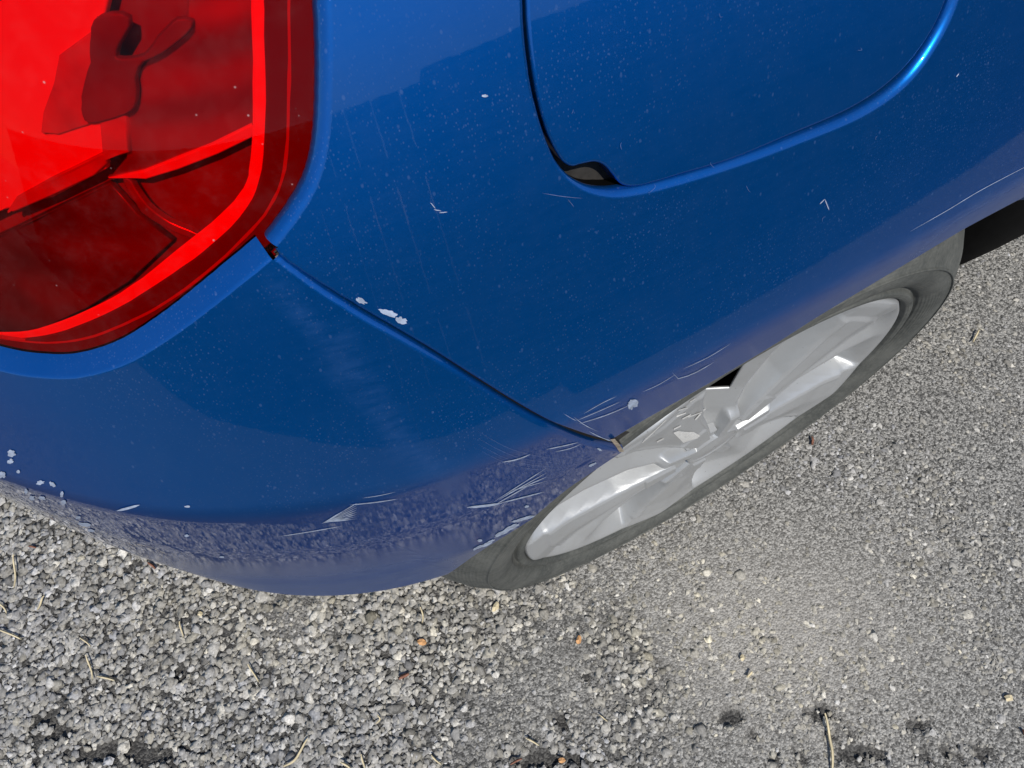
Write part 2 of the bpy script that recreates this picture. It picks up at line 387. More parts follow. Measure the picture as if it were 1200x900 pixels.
# ------------------------------------------------------------------ outlines, read off the photograph
car = empty('parked_car', (0, 0, 0))
tag(car, 'blue hatchback parked on the asphalt, scratched at its rear corner, with a red tail lamp', 'car')
# lamp opening (outer edge of the pale ledge), anticlockwise in the photo from the top right
lamp_r = [(388, -170), (389, -60), (390, 0), (391, 90), (387, 165), (375, 215), (352, 256), (326, 290)]
lamp_b = [(320, 305), (262, 352), (205, 395), (150, 428), (95, 444), (45, 444), (0, 436), (-55, 418), (-100, 380), (-125, 300), (-120, 180), (-95, 60), (-60, -60), (0, -170)]
lamp_R = hits(lamp_r, 8); lamp_B = hits(lamp_b, 8)
lens_px = [(377, -165), (377, -60), (377, 0), (377, 60), (376, 120), (371, 170), (360, 215), (337, 257), (304, 289), (262, 332), (200, 378), (150, 402), (100, 417), (50, 419), (0, 411), (-40, 396), (-78, 360), (-98, 300), (-94, 180), (-72, 60), (-40, -60), (10, -160), (190, -190)]
lens = hits(lens_px, 6, True, inset=.006)
# seam from the lamp's corner down to the wheel arch
seam_q = hits([(326, 290), (338, 303), (380, 331), (430, 361), (500, 402), (560, 440), (610, 471), (650, 493), (690, 508), (716, 515)], 8)
seam_b = hits([(320, 305), (331, 314), (369, 342), (421, 375), (491, 415), (551, 453), (602, 484), (642, 505), (684, 522), (727, 531)], 8)
# quarter panel lower edge along the arch lip, carried on beyond the frame
lip_px = [(716, 515), (760, 489), (810, 461), (860, 432), (910, 402), (960, 370), (1010, 340), (1060, 310), (1100, 286), (1130, 268), (1165, 249), (1205, 228)]
lip = hits(lip_px, 5)
_e = lip[-1]
lip_front = np.array([(s_at(x), z) for x, z in [(.15, .606), (.20, .583), (.25, .545), (.29, .500), (.325, .44), (.345, .385), (.352, .365)]])
lip_front = catmull(np.vstack([_e, lip_front]), 5)[1:]
s_f = s_at(.62)
lamp_top = lamp_R[0]
q_out = np.vstack([seam_q, lip[1:], lip_front, [(s_at(.55), .365), (s_f, .365), (s_f, .93), (s_at(.2), .93), (lamp_top[0] - .12, .93), (lamp_top[0], .93)], lamp_R[:-1]])
# fuel door opening in the quarter panel and the door itself
door_hole_px = [(607, -60), (608, 0), (612, 60), (621, 115), (634, 160), (651, 197), (678, 222), (713, 233), (752, 230), (803, 217), (863, 198), (933, 172), (1009, 140), (1063, 102), (1101, 52), (1126, -3), (1135, -60), (1130, -130), (1050, -165), (850, -160), (700, -140), (625, -110)]
door_px = [(621, -60), (622, 0), (626, 55), (634, 108), (646, 152), (661, 183), (672, 192), (682, 190), (700, 187), (713, 192), (723, 203), (733, 214), (748, 216), (770, 211), (800, 202), (860, 184), (925, 157), (1000, 124), (1051, 88), (1088, 42), (1110, -5), (1123, -60), (1118, -120), (1042, -152), (850, -148), (704, -130), (636, -104)]
hole = hits(door_hole_px, 6, True)
door = hits(door_px, 6, True)

def vgroup_dirt_and_refl(o, fn):
    me = o.data; n = len(me.vertices); co = np.empty(n * 3); me.vertices.foreach_get('co', co); co = co.reshape(-1, 3)
    a = me.attributes.new('dirt_and_refl', 'FLOAT', 'POINT'); a.data.foreach_set('value', fn(co).astype(np.float32))
def sstep(x, a, b): t = np.clip((x - a) / (b - a), 0, 1); return t * t * (3 - 2 * t)

# ------------------------------------------------------------------ quarter panel
g = Geo(); panel(g, q_out, hole, .0085)
hem(g, seam_q, away_sign(seam_q, hit((450, 420))), rnd(.0012, .0008))
sgn = away_sign(lip, hit((900, 440)))
lipall = np.vstack([lip, lip_front])
hem(g, lipall, sgn, [(0, 0), (.0012, .0003), (.002, .0012), (.0022, .003)])
sh = -loop_out(hole)
# the lip of the fuel-door recess is a wide soft radius along its lower edge and tight at its rear edge
hp = np.array(proj(S(hole[:, 0], hole[:, 1]))).T
wide = .35 + .65 * sstep(hp[:, 0], 640, 760)
hem(g, hole, sh, rnd(.0042, .0005, 7), True, scale=wide)
hem(g, lamp_R, away_sign(lamp_R, hit((300, 150))), rnd(.0045, .012, 7))
quarter = g.build('quarter_panel', M['paint'], car, weld=1e-5)
def q_dirt_and_refl(P):
    band = 1 - sstep(P[:, 2], .652, .668)  # lip band: dust plus the sunlit ground's reflection, painted in
    return .03 + .34 * band * (.25 + .75 * sstep(P[:, 0], -.12, .04)) + .1 * sstep(P[:, 0], .05, .25) * (1 - sstep(P[:, 2], .66, .74))
vgroup_dirt_and_refl(quarter, q_dirt_and_refl)
# folded flange of the arch lip
g = Geo()
rows = hem(Geo(), lipall, sgn, [(.0022, .003), (.0040, .0055), (.0048, .011), (.0050, .022)]); g.grid(rows)
g.build('arch_flange', M['rust'], car)

# ------------------------------------------------------------------ fuel door
g = Geo(); panel(g, door, None, .0085, d=-.0006)
hem(g, door, loop_out(door), rnd(.0012, .006), True, d=-.0006)
fd = g.build('fuel_door', M['paint'], car, weld=1e-5); vgroup_dirt_and_refl(fd, lambda P: np.full(len(P), .03))
g = Geo(); panel(g, hits(np.array(door_hole_px) * 1.0, 3, True), None, .012, d=-.0095)
g.build('fuel_door_recess', M['seam'], car)
# ------------------------------------------------------------------ rear bumper
arch_px = [(727, 531), (712, 541), (690, 556), (665, 573), (642, 592), (622, 609)]
arch_b = hits(arch_px, 5)
tail = np.array([(s_at(-.245), .52), (s_at(-.270), .47), (s_at(-.293), .41), (s_at(-.305), .34), (s_at(-.308), .27), (s_at(-.304), .215)])
arch_b = np.vstack([arch_b, catmull(np.vstack([arch_b[-1], tail]), 5)[1:]])
s_end = SL[-1] - .06
b_out = np.vstack([seam_b, arch_b[1:], [(s_end, .215), (s_end, .70)], [(lamp_B[60][0] + .05, .70)], lamp_B[:61][::-1][:-1]])
g = Geo(); panel(g, b_out, None, .007)
hem(g, seam_b, away_sign(seam_b, hit((500, 300))), rnd(.0029, .0004, 6))
hem(g, lamp_B[:61], away_sign(lamp_B[:61], hit((150, 300))), [(0, 0), (.0008, .0002), (.0016, .0007), (.0040, .0026), (.0070, .0050), (.0078, .0063), (.0081, .0082)])
hem(g, arch_b, away_sign(arch_b, hit((760, 600))), [(0, 0), (.0012, .0005), (.0016, .002), (.0016, .012)])
bumper = g.build('rear_bumper', M['paint'], car, weld=1e-5)
def b_dirt_and_refl(P):
    low = (1 - sstep(P[:, 2], .51, .60)) * (.25 + .75 * sstep(P[:, 2], .435, .475))
    rear = sstep(-P[:, 0], .225, .30) * (1 - sstep(-P[:, 0], .35, .42))
    skirt = sstep(P[:, 2], .40, .50)
    u, v = proj(P); Q = np.stack([u, v], 1); sm = np.zeros(len(P))  # sm: pale reflection bands on the bumper, painted into this value
    for line, w in (([(325, 330), (365, 385), (400, 440)], 9), ([(400, 405), (430, 460), (470, 520), (530, 565)], 16)):
        L = resample(line, 40); sm = np.maximum(sm, np.exp(-(np.linalg.norm(Q[:, None] - L[None], axis=2).min(1) / w) ** 2))
    return .02 + .02 * (1 - sstep(P[:, 2], .64, .67)) + .52 * low * rear + .13 * sm
vgroup_dirt_and_refl(bumper, b_dirt_and_refl)
# dark structure behind every gap
g = Geo(); ss = np.linspace(s_at(.6), lamp_R[:, 0].min() - .004, 90)
g.grid([S(ss, np.full(len(ss), z), np.full(len(ss), -.018)) for z in np.linspace(.70, .92, 12)])
g.build('inner_panel', M['dark'], car)
sealer = hem(Geo(), seam_b, away_sign(seam_b, hit((500, 300))), [(.000, .0055), (.0045, .0060), (.010, .0060)])
g = Geo(); g.grid(sealer)
g.grid(hem(Geo(), seam_q, away_sign(seam_q, hit((450, 420))), [(.0012, .0020), (.0012, .012)])); g.grid(hem(Geo(), seam_b, away_sign(seam_b, hit((500, 300))), [(.0029, .0033), (.0029, .012)]))
g.build('seam_sealer', M['seam'], car)
g = Geo(); g.grid([r for r in hem(Geo(), hole, sh, [(.0042, .0047), (.0042, .013)], True, scale=wide)], True); g.build('fuel_door_seal', M['black'], car)

# ------------------------------------------------------------------ tail lamp: red lens over a housing with a light guide and panels that paint in the lens's reflections
lamp = empty('tail_lamp', (0, 0, 0), car)
g = Geo()
v2 = panel(g, lens, None, .007, d=-.005)
hem(g, lens, loop_out(lens), [(0, 0), (.0012, .0006), (.0018, .002), (.002, .016)], True, d=-.005)
g.build('lens', M['lens'], lamp, weld=1e-5)
def inset_poly(px, depth, mat, name, n=6, smooth=True, edge=.0025, step=.008):
    o = hits(px, n, True, smooth, inset=depth); gg = Geo(); panel(gg, o, None, step, d=-depth)
    hem(gg, o, loop_out(o), [(0, 0), (.0006, .0006), (.0008, edge)], True, d=-depth)
    return gg.build(name, mat, lamp, weld=1e-5)
H0 = .0185
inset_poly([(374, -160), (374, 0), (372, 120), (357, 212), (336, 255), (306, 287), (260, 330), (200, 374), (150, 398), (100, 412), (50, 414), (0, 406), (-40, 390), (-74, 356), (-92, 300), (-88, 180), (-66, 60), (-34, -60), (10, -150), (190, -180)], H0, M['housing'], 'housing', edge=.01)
# bezel: a bright-edged step between lens rim and light guide
inset_poly([(375, -150), (375, 0), (373, 120), (357, 214), (334, 256), (301, 287), (260, 330), (198, 376), (149, 401), (100, 416), (50, 418), (0, 410), (-36, 397), (-36, 388), (0, 394), (50, 390), (100, 374), (150, 349), (200, 316), (246, 282), (288, 238), (306, 192), (311, 110), (309, 0), (309, -150)], .0057, M['bez'], 'bezel', 4, edge=.001)
inset_poly([(337, -150), (336, 0), (336, 110), (331, 190), (313, 236), (284, 271), (238, 314), (188, 351), (140, 376), (96, 392), (50, 397), (0, 392), (-36, 384), (-36, 383), (0, 391), (50, 396), (96, 390.5), (139.5, 374.5), (187.4, 349.5), (237, 312.8), (282.8, 270), (311.6, 235.2), (329.3, 190), (334, 110), (334.3, 0), (335.3, -150)], .0055, M['line'], 'bezel_line', 4, edge=.0006)
inset_poly([(303, -140), (303, 0), (306, 110), (302, 185), (286, 232), (240, 284), (180, 330), (120, 364), (60, 385), (0, 392), (-40, 389), (-40, 384), (0, 386), (40, 382), (100, 359), (150, 331), (207, 286), (257, 245), (284, 213), (293, 178), (296, 110), (294, 0), (294, -140)], .0064, M['guide'], 'light_guide', 4, edge=.0006)
inset_poly([(-85, 260), (0, 225), (50, 212), (112, 178), (110, 122), (40, 140), (55, 60), (105, 5), (120, -60), (110, -140), (0, -140), (-60, 20)], .0115, M['refl'], 'reflection_panel', 1, False)  # bright panel cut to the outline of the sky mirrored in the lens
inset_poly([(39, 137), (57, 138), (92, 126), (89, 112), (89, 90), (97, 60), (100, 25), (112, 0), (104, -2), (98, 16), (60, 45), (54, 78), (42, 115)], .0105, M['refl_pink'], 'hand_reflection', 1, False)  # this and the next two: pinkish patches painting a mirrored hand
inset_poly([(110, 120), (137, 116), (140, 160), (113, 171)], .0105, M['refl_pink'], 'hand_reflection', 1, False)
inset_poly([(0, 235), (12, 218), (50, 196), (112, 165), (114, 174), (100, 188), (50, 212), (5, 232)], .0102, M['refl_pink'], 'hand_reflection', 1, False)
inset_poly([(97, 126), (89, 112), (90, 88), (98, 55), (98, 22), (108, 0), (140, 0), (128, 30), (126, 50), (160, 48), (178, 26), (200, 4), (215, 10), (180, 40), (150, 58), (148, 100), (137, 115)], .0095, M['refl_hand'], 'dark_hand_reflection', 3)  # dark hand shape mirrored in the lens, built as a panel
inset_poly([(140, 165), (137, 116), (148, 60), (210, 0), (215, -140), (285, -140), (287, 0), (288, 126), (240, 150), (190, 172), (150, 186), (118, 190)], .0130, M['refl_mid'], 'reflection_panel', 1, False)  # mid tone of the lens reflection, put into a panel
inset_poly([(118, 190), (160, 184), (200, 168), (240, 152), (288, 128), (286, 140), (245, 160), (200, 178), (160, 190)], .0118, M['refl'], 'reflection_edge', 1, False)  # bright border of the painted lens reflection
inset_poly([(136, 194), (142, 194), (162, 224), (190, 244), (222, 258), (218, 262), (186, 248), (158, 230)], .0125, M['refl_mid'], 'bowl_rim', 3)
inset_poly([(-80, 290), (0, 252), (60, 222), (118, 194), (150, 232), (190, 262), (140, 312), (90, 345), (40, 368), (0, 376), (-50, 372), (-76, 340)], .0145, M['refl_dark'], 'reflection_panel', 1, False)  # dark zone of the lens reflection, put into a panel

# ------------------------------------------------------------------ more of the body beyond the frame: door, glass, roof, tailgate
g = Geo(); gap = .004
dd = np.array([(s_f - gap, .365), (s_at(1.55), .365), (s_at(1.55), .93), (s_f - gap, .93)]); panel(g, dd, None, .03)
o = g.build('rear_door', M['paint'], car); vgroup_dirt_and_refl(o, lambda P: np.full(len(P), .15))
g = Geo(); panel(g, np.array([(s_at(1.56), .365), (s_at(2.6), .365), (s_at(2.6), .93), (s_at(1.56), .93)]), None, .04)
o = g.build('front_door', M['paint'], car); vgroup_dirt_and_refl(o, lambda P: np.full(len(P), .15))
def green(zs, ins, s0, s1, n=120):
    ss = np.linspace(s0, s1, n); rows = []
    for z, i in zip(zs, ins): rows.append(S(ss, np.full(n, .93), np.full(n, -i)) + np.array([0, 0, z - .93 - 0.])); 
    for r, z in zip(rows, zs): r[:, 2] = z
    return rows
s0, s1 = s_at(2.3), SL[-1] - .25
g = Geo(); g.grid(green([.93, .95, .99], [0, .006, .022], s0, s1)); g.build('belt_moulding', M['paint'], car)
g = Geo(); g.grid(green([.99, 1.1, 1.25, 1.34], [.022, .055, .11, .15], s0, s1)); g.build('side_window', M['glass'], car)
r = green([1.34, 1.39, 1.42], [.15, .185, .26], s0, s1); cen = np.array([.9, .8, 1.44]); r += [r[-1] * (1 - k) + cen * k for k in (.3, .6, .9, 1.)]
g = Geo(); g.grid(r); o = g.build('roof', M['paint'], car)
g = Geo(); panel(g, np.array([(lamp_B[60][0] + .055, .705), (s_end, .705), (s_end, .93), (lamp_B[60][0] + .055, .93)]), None, .03)
o = g.build('tailgate', M['paint'], car); vgroup_dirt_and_refl(o, lambda P: np.full(len(P), .15))
g = Geo(); ss = np.linspace(lamp_top[0], lamp_B[60][0] + .05, 40)
topz = lens[:, 1].max() + .004
g.grid([S(ss, np.full(40, z)) for z in np.linspace(topz, .93, 6)]); o = g.build('lamp_surround', M['paint'], car); vgroup_dirt_and_refl(o, lambda P: np.full(len(P), .1))
g = Geo(); ss = np.linspace(lamp_R[:, 0].min() - .002, lamp_B[60][0] + .12, 60); g.grid([S(ss, np.full(60, z), np.full(60, -.0205)) for z in np.linspace(.655, .96, 30)])
o = g.build('lamp_pocket', M['paint'], car); vgroup_dirt_and_refl(o, lambda P: np.full(len(P), .1))
# underbody, arch liner, sill
g = Geo()
def boxg(g, a, b):
    x0, y0, z0 = a; x1, y1, z1 = b
    g.add([(x0, y0, z0), (x1, y0, z0), (x1, y1, z0), (x0, y1, z0), (x0, y0, z1), (x1, y0, z1), (x1, y1, z1), (x0, y1, z1)],
          [(3, 2, 1, 0), (4, 5, 6, 7), (0, 1, 5, 4), (1, 2, 6, 5), (2, 3, 7, 6), (3, 0, 4, 7)])
boxg(g, (-.40, .26, .28), (2.6, 1.45, .38)); boxg(g, (.37, .10, .32), (2.6, .26, .38))
g.build('underbody', M['dark'], car)
g = Geo(); A = np.linspace(R(-12), R(192), 40); cx, cz = .012, .29
ly = [float(np.interp(-(cx + .345 * math.cos(a)), -REF[:3900, 0], REF[:3900, 1]) + off(cz + .345 * math.sin(a))) + .014 for a in A]
g.grid([[(cx + .345 * math.cos(a), max(y, l_), cz + .345 * math.sin(a)) for a, l_ in zip(A, ly)] for y in (-.03, .05, .12, .24)])
g.grid([[(cx + r_ * math.cos(a), .24, cz + r_ * math.sin(a)) for a in A] for r_ in (.345, .2, .01)])
g.build('arch_liner', M['dark'], car)
# black side skirt in front of the wheel
g = Geo(); rows = []
for x, yo in [(.335, .065), (.342, .052), (.36, .044), (.40, .041), (.5, .038), (.7, .036), (1.2, .036), (2.5, .036)]:
    rows.append([(x, y + yo, z) for y, z in [(.03, .41), (-.006, .40), (-.016, .36), (-.016, .31), (-.013, .268), (-.004, .241), (.05, .232)]])
g.grid(rows); g.add([rows[0][i] for i in range(7)], [(0, 1, 2, 3, 4, 5, 6)]); g.nm = []; g.build('side_skirt', M['black'], car)

# ------------------------------------------------------------------ wheel
RO = .288; HC = .288
wheel = empty('wheel', (0, 0, HC), car)
def lathe(prof, n=160):
    return [[(r * math.cos(a), y, r * math.sin(a)) for a in np.linspace(0, 2 * math.pi, n, endpoint=False)] for r, y in prof]
prof = catmull([(.192, .022), (.1945, .006), (.1965, -.002), (.1985, -.0065), (.2025, -.0078), (.2050, -.0070), (.2065, -.0035), (.2085, -.0035), (.2115, -.0072), (.218, -.0110), (.227, -.0132), (.2355, -.0125), (.2365, -.0136), (.2380, -.0132), (.2388, -.0110), (.246, -.0065), (.256, .001), (.264, .0095), (.271, .0175), (.2765, .027), (.281, .038), (.285, .06), (.287, .10), (.287, .14), (.276, .168), (.24, .18), (.2, .17)], 4)
g = Geo(); g.grid(lathe(prof), True); tyre = g.build('tyre', M['tyre'], wheel)
g = Geo()                              # tread blocks as one low band of ribs round the tyre
for k in range(90):
    a0, a1 = 2 * math.pi * k / 90, 2 * math.pi * (k + .62) / 90
    rows = [[(r * math.cos(a), y, r * math.sin(a)) for a in (a0, .5 * (a0 + a1), a1)] for r, y in [(.2735, .0225), (.2790, .0325), (.2828, .043), (.2868, .06), (.288, .075), (.285, .0755)]]
    g.grid(rows)
tag(g.build('tread_block', M['tyre'], tyre), kind='stuff')
g = Geo(); g.grid(lathe([(.002, .05), (.06, .045), (.16, .045), (.192, .03), (.194, .02)], 96), True); g.build('steel_rim', M['dark'], wheel)

# hubcap: five wedge spokes with roof-shaped panels between them, a cracked hub and open windows beside the spoke ends
SPOKE0 = 120.5
def cap_height(r, th):
    ph = (th - SPOKE0 + 36) % 72 - 36; a = np.abs(ph)
    ip = lambda xs, ys: np.interp(r, xs, ys)
    hs = ip([.045, .06, .10, .15, .172, .176, .19, .1945, .197], [.006, .005, .0025, .0015, .0035, .0020, .0045, .0040, .0005])
    hr = ip([.045, .07, .10, .15, .18, .1925, .1945, .197], [.000, .001, -.003, -.002, .001, .0042, .0040, .0005])
    hv = ip([.045, .06, .10, .15, .175, .190, .1945, .197], [-.004, -.012, -.024, -.027, -.020, .001, .0040, .0005])
    w0 = ip([.05, .10, .19], [13., 11.5, 14.]); w1 = w0 + ip([.05, .1, .19], [3., 2.2, 1.5])
    crown = .0046 * (1.05 - np.sqrt(np.clip(a / w0, 0, 1) ** 2 + .012)) * np.clip((r - .05) / .05, 0, 1)
    k = np.clip((a - w0) / (w1 - w0), 0, 1); k = k * k * (3 - 2 * k)
    m = np.clip((a - w1) / (36 - w1), 0, 1); m = 1 - np.sqrt((1 - m) ** 2 + .004) + .06; m = np.clip(m, 0, 1)
    h = np.where(a < w1, (hs + crown) * (1 - k) + hv * k, hv + (hr - hv) * m)
    # a raised bead along each spoke's edges
    h = h + .0010 * np.exp(-((a - w0 + 1.6) / .8) ** 2) * (r > .065) * (r < .172)
    # hub: stepped lug covers at the spoke ends, rounded bosses between, a low centre cap
    lug = (r > .040) & (r < .072) & (a < 10.5); h = np.where(lug, .0085 - .05 * (r - .04), h)
    h = np.where((r > .055) & (r < .057) & (a < 11.5), h - .0025, h)
    side = r * np.sin(np.radians(36 - a)); along = r * np.cos(np.radians(36 - a))
    sm = lambda x, a, b: (lambda t: t * t * (3 - 2 * t))(np.clip((x - a) / (b - a), 0, 1))
    bm_ = sm(along, .020, .026) * (1 - sm(along, .060, .070)) * (1 - sm(np.abs(side), .0045, .0085)); boss = bm_ > .05
    h = np.maximum(h, h * (1 - bm_) + .0085 * bm_)
    hub = r < .040; h = np.where(hub & ~boss, .0045 - .0010 * np.cos(np.radians(5 * ph)), h)
    h = np.where(r < .027, .0085, h); h = np.where(r < .0235, .0075 + .8 * (.0235 - r) * .12, h)
    return h
def in_window(r, th):
    return ((r > .098) & (r < .1905) & (th > 90.5) & (th < 105.2)) | ((r > .125) & (r < .1905) & (th > 135.8) & (th < 142))
g = Geo(); rr = np.unique(np.r_[np.linspace(.001, .197, 99), .0395, .0405, .0715, .0725, .0545, .0575, .0232, .0238, .0268, .0272, .1715, .1765, .1945]); nt = 720
tt = np.arange(nt) * 360. / nt; RR, TT = np.meshgrid(rr, tt, indexing='ij'); HH = cap_height(RR, TT)
V = np.stack([RR * np.cos(np.radians(TT)), -HH, RR * np.sin(np.radians(TT))], -1).reshape(-1, 3)
rc = .5 * (rr[1:] + rr[:-1]); F = []
for i in range(len(rr) - 1):
    w = in_window(np.full(nt, rc[i]), tt + .25)
    F += [((i + 1) * nt + j, (i + 1) * nt + (j + 1) % nt, i * nt + (j + 1) % nt, i * nt + j) for j in range(nt) if not w[j]]
g.v = V.tolist(); g.f = F; capo = g.build('hubcap', M['cap'], wheel)
sd_ = capo.modifiers.new('thickness', 'SOLIDIFY'); sd_.thickness = .0022; sd_.offset = -1
def on_cap(p, lift=.0008):
    Y = np.linspace(-.02, .03, 400); d = ray(p); P = CAM[None] + ((Y - CAM[1]) / d[1])[:, None] * d[None]
    h = cap_height(np.hypot(P[:, 0], P[:, 2] - HC), np.degrees(np.arctan2(P[:, 2] - HC, P[:, 0])) % 360); i = int(np.argmax(Y >= -h))
    return P[i] - np.array([0, lift, HC])
g = Geo()
for a_, b_, w in [((752, 518), (780, 491), .8), ((794, 480), (805, 477), 1.6), ((792, 487), (803, 483), 1.6), ((799, 490), (809, 485), 1.6), ((814, 491), (826, 478), 1.6), ((806, 488), (822, 482), 1.2), ((769, 517), (777, 513), 1.6), ((789, 502), (797, 498), 1.6), ((808, 470), (814, 466), 1.2)]:
    q = np.array([a_, b_], float); d_ = q[1] - q[0]; d_ /= np.linalg.norm(d_); n_ = np.array([-d_[1], d_[0]]) * w / 2
    g.grid([[on_cap(p + n_) for p in (q[0], q.mean(0), q[1])], [on_cap(p - n_) for p in (q[0], q.mean(0), q[1])]])
g.nm = []; tag(g.build('wheel_scratch', M['wchip'], wheel), kind='stuff')
g = Geo(); P = [on_cap(p) for p in [(788, 506), (794, 504), (802, 505), (812, 505), (820, 510), (816, 513), (806, 516), (800, 518), (795, 513)]]; P.append(np.mean(P, 0)); g.add(P, [(i, (i + 1) % 9, 9) for i in range(9)])
g.build('scuffed_patch', M['wchip'], wheel)

# ------------------------------------------------------------------ scratches, chips and scuffs lying on the paint
def on_paint(px, lift=.0003): sz = hit(px); return S(np.array([sz[0]]), np.array([sz[1]]), np.array([lift]))[0]
def streak(g, pts, w, n=6, taper=True, rag=0.):
    q = resample(catmull(pts, 6), max(n, int(np.hypot(*(np.array(pts[-1]) - np.array(pts[0]))) / 8)))
    T = np.gradient(q, axis=0); T /= np.linalg.norm(T, axis=1)[:, None] + 1e-9; B = np.stack([-T[:, 1], T[:, 0]], 1)
    u = np.linspace(0, 1, len(q)); ww = w * .6 * (np.minimum(1, 4 * np.minimum(u, 1 - u) + .12) if taper else np.ones(len(q)))
    if rag: ww = ww * (1 - rag * RNG.random(len(q)))
    h = Geo(); h.grid([[on_paint(p) for p in q + B * ww[:, None] / 2], [on_paint(p) for p in q - B * ww[:, None] / 2]])
    if isinstance(g, Marks): g.take(h, np.hypot(*(q[-1] - q[0])), 'paint_scratch')
    else: g.add(h.v, h.f)
def blob(g, cx, cy, rx, ry, ang=0, n=19, rag=.62):
    a = np.linspace(0, 2 * math.pi, n, endpoint=False); r = 1.12 - rag * RNG.random(n) * RNG.random(n); ca, sa = math.cos(R(ang)), math.sin(R(ang))
    P = [(cx + ca * rx * k * math.cos(t) - sa * ry * k * math.sin(t), cy + sa * rx * k * math.cos(t) + ca * ry * k * math.sin(t)) for t, k in zip(a, r)]
    V = [on_paint(p) for p in P] + [on_paint((cx, cy))]; h = Geo(); h.add(V, [(i, (i + 1) % n, n) for i in range(n)])
    if isinstance(g, Marks): g.take(h, 2 * max(rx, ry), 'paint_chip')
    else: g.add(h.v, h.f)
class Marks:
    """each sizeable mark becomes an object of its own, the tiny ones stay joined"""
    def __init__(self): self.big = []; self.small = Geo()
    def take(self, g, size, name):
        if name == 'paint_chip' and np.ptp(np.array(g.v), 0).max() > .022: return
        if size >= 9: self.big.append((name, g))
        else: self.small.add(g.v, g.f)
    def finish(self, parent):
        for nm, g in self.big: g.build(nm, M['scratch'], parent)
        if self.small.v: tag(self.small.build('paint_speckle', M['scratch'], parent), kind='stuff')
g = Marks()                                    # bumper, bright
streak(g, [(547, 594), (570, 592), (588, 589)], 4.5); streak(g, [(586, 589), (610, 583), (637, 576)], 2.4)
for k, (a, b) in enumerate([((576, 589), (640, 548)), ((584, 585), (641, 553)), ((592, 579), (641, 558)), ((600, 574), (641, 563)), ((578, 592), (620, 568))]): streak(g, [a, b], 2.0, rag=.7)
streak(g, [(588, 541), (605, 538), (621, 532)], 2.2); streak(g, [(640, 526), (660, 522), (677, 518)], 1.8); streak(g, [(650, 529), (668, 525), (680, 520)], 1.2)
streak(g, [(137, 598), (150, 595), (164, 591)], 4.5)
for k in range(8): streak(g, [(377 + k * 1.2, 613 - k * .3), (418, 589 + k * 2.6)], 2.2, rag=.8)
streak(g, [(327, 628), (360, 623), (400, 616)], 1.4); streak(g, [(410, 591), (440, 588), (466, 584)], 1.6); streak(g, [(425, 583), (445, 580), (463, 576)], .8)
for p in [(14, 531, 5, 4, 20), (13, 540, 3, 4, 60), (3, 556, 4, 4, 40), (48, 565, 5, 2.5, -10), (62, 567, 4, 2.4, 40), (76, 600, 11, 5, 5), (38, 583, 3, 3, 50), (50, 583, 4, 2, 10), (73, 579, 2, 4, 0), (75, 588, 3, 3, 0), (92, 606, 3, 2, 0), (100, 614, 8, 2.2, 10), (107, 621, 4, 1.6, 10), (22, 588, 6, 2, 35), (66, 611, 9, 1.8, 25), (85, 622, 10, 1.5, 30), (124, 633, 6, 1.6, 0), (219, 627, 2.5, 1.6, 0), (260, 652, 3, 1.2, 0), (220, 593, 3.5, 1.2, 0), (22, 552, 2, 2, 0), (31, 575, 2, 3, 0)]:
    blob(g, *p)
for p in [(615, 607, 12, 1.8, -15), (600, 617, 10, 2.4, -25), (590, 623, 12, 2.5, -28), (572, 636, 8, 2, -30), (562, 633, 3, 1.6, 0), (560, 641, 7, 1.6, -25), (605, 610, 6, 1.4, -10), (617, 593, 3, 1.4, -10), (694, 544, 5, 1.4, -25), (702, 526, 3, 1.2, 30)]: blob(g, *p)
streak(g, [(217, 672), (226, 677), (236, 682)], 2.5)
g.finish(bumper)
g = Geo()                                    # bumper, faint arcs and smears
for r_, o_ in [(0, 0), (8, 3), (15, 7), (21, 12)]: streak(g, [(560, 505 + r_), (590, 522 + r_ * .9), (620, 532 + r_ * .8), (660, 538 + r_ * .6)], .35)
for k in range(9): streak(g, [(410 + k * 12, 640 + 3 * k), (440 + k * 12, 630 + 5 * k), (468 + k * 9, 642 + 3 * k)], .5, rag=.5)

tag(g.build('clearcoat_scuff', M['faint'], bumper), kind='stuff')
g = Marks()                                    # quarter panel
for p in [(423, 352, 7, 3, 25), (455, 366, 12, 3.6, 22), (470, 375, 7, 4, 15), (742, 472, 6, 4.5, 10), (738, 476, 4, 2.5, 60), (568, 112, 4, 1.6, 0)]: blob(g, *p)
streak(g, [(678, 496), (710, 486), (738, 474)], 1.4); streak(g, [(676, 492), (700, 482), (727, 470)], 1.0); streak(g, [(684, 484), (705, 472), (722, 464)], .9)
streak(g, [(787, 436), (789, 441), (796, 443), (815, 436), (836, 424)], 1.3); streak(g, [(752, 459), (772, 450), (790, 439)], .8); streak(g, [(800, 432), (830, 418), (856, 402)], .8)
streak(g, [(672, 488), (684, 497), (700, 505)], 1.6, rag=.8); streak(g, [(690, 505), (704, 512), (718, 517)], 2.2, rag=.8); streak(g, [(660, 484), (668, 489), (676, 493)], 1.2, rag=.8)
streak(g, [(1066, 271), (1110, 246), (1150, 222), (1215, 188)], .9)
for a, b in [((504, 237), (510, 244)), ((508, 245), (517, 247)), ((514, 249), (524, 248)), ((960, 239), (966, 233)), ((966, 233), (971, 246)), ((1120, 90), (1123, 86))]: streak(g, [a, ((a[0] + b[0]) / 2, (a[1] + b[1]) / 2), b], 1.7)
g.finish(quarter)
g = Geo()
for k in range(9):
    x, y = RNG.uniform(640, 1150), RNG.uniform(10, 300); streak(g, [(x, y), (x + RNG.uniform(-4, 4), y + RNG.uniform(2, 5)), (x + RNG.uniform(-8, 8), y + RNG.uniform(2, 12))], .5)
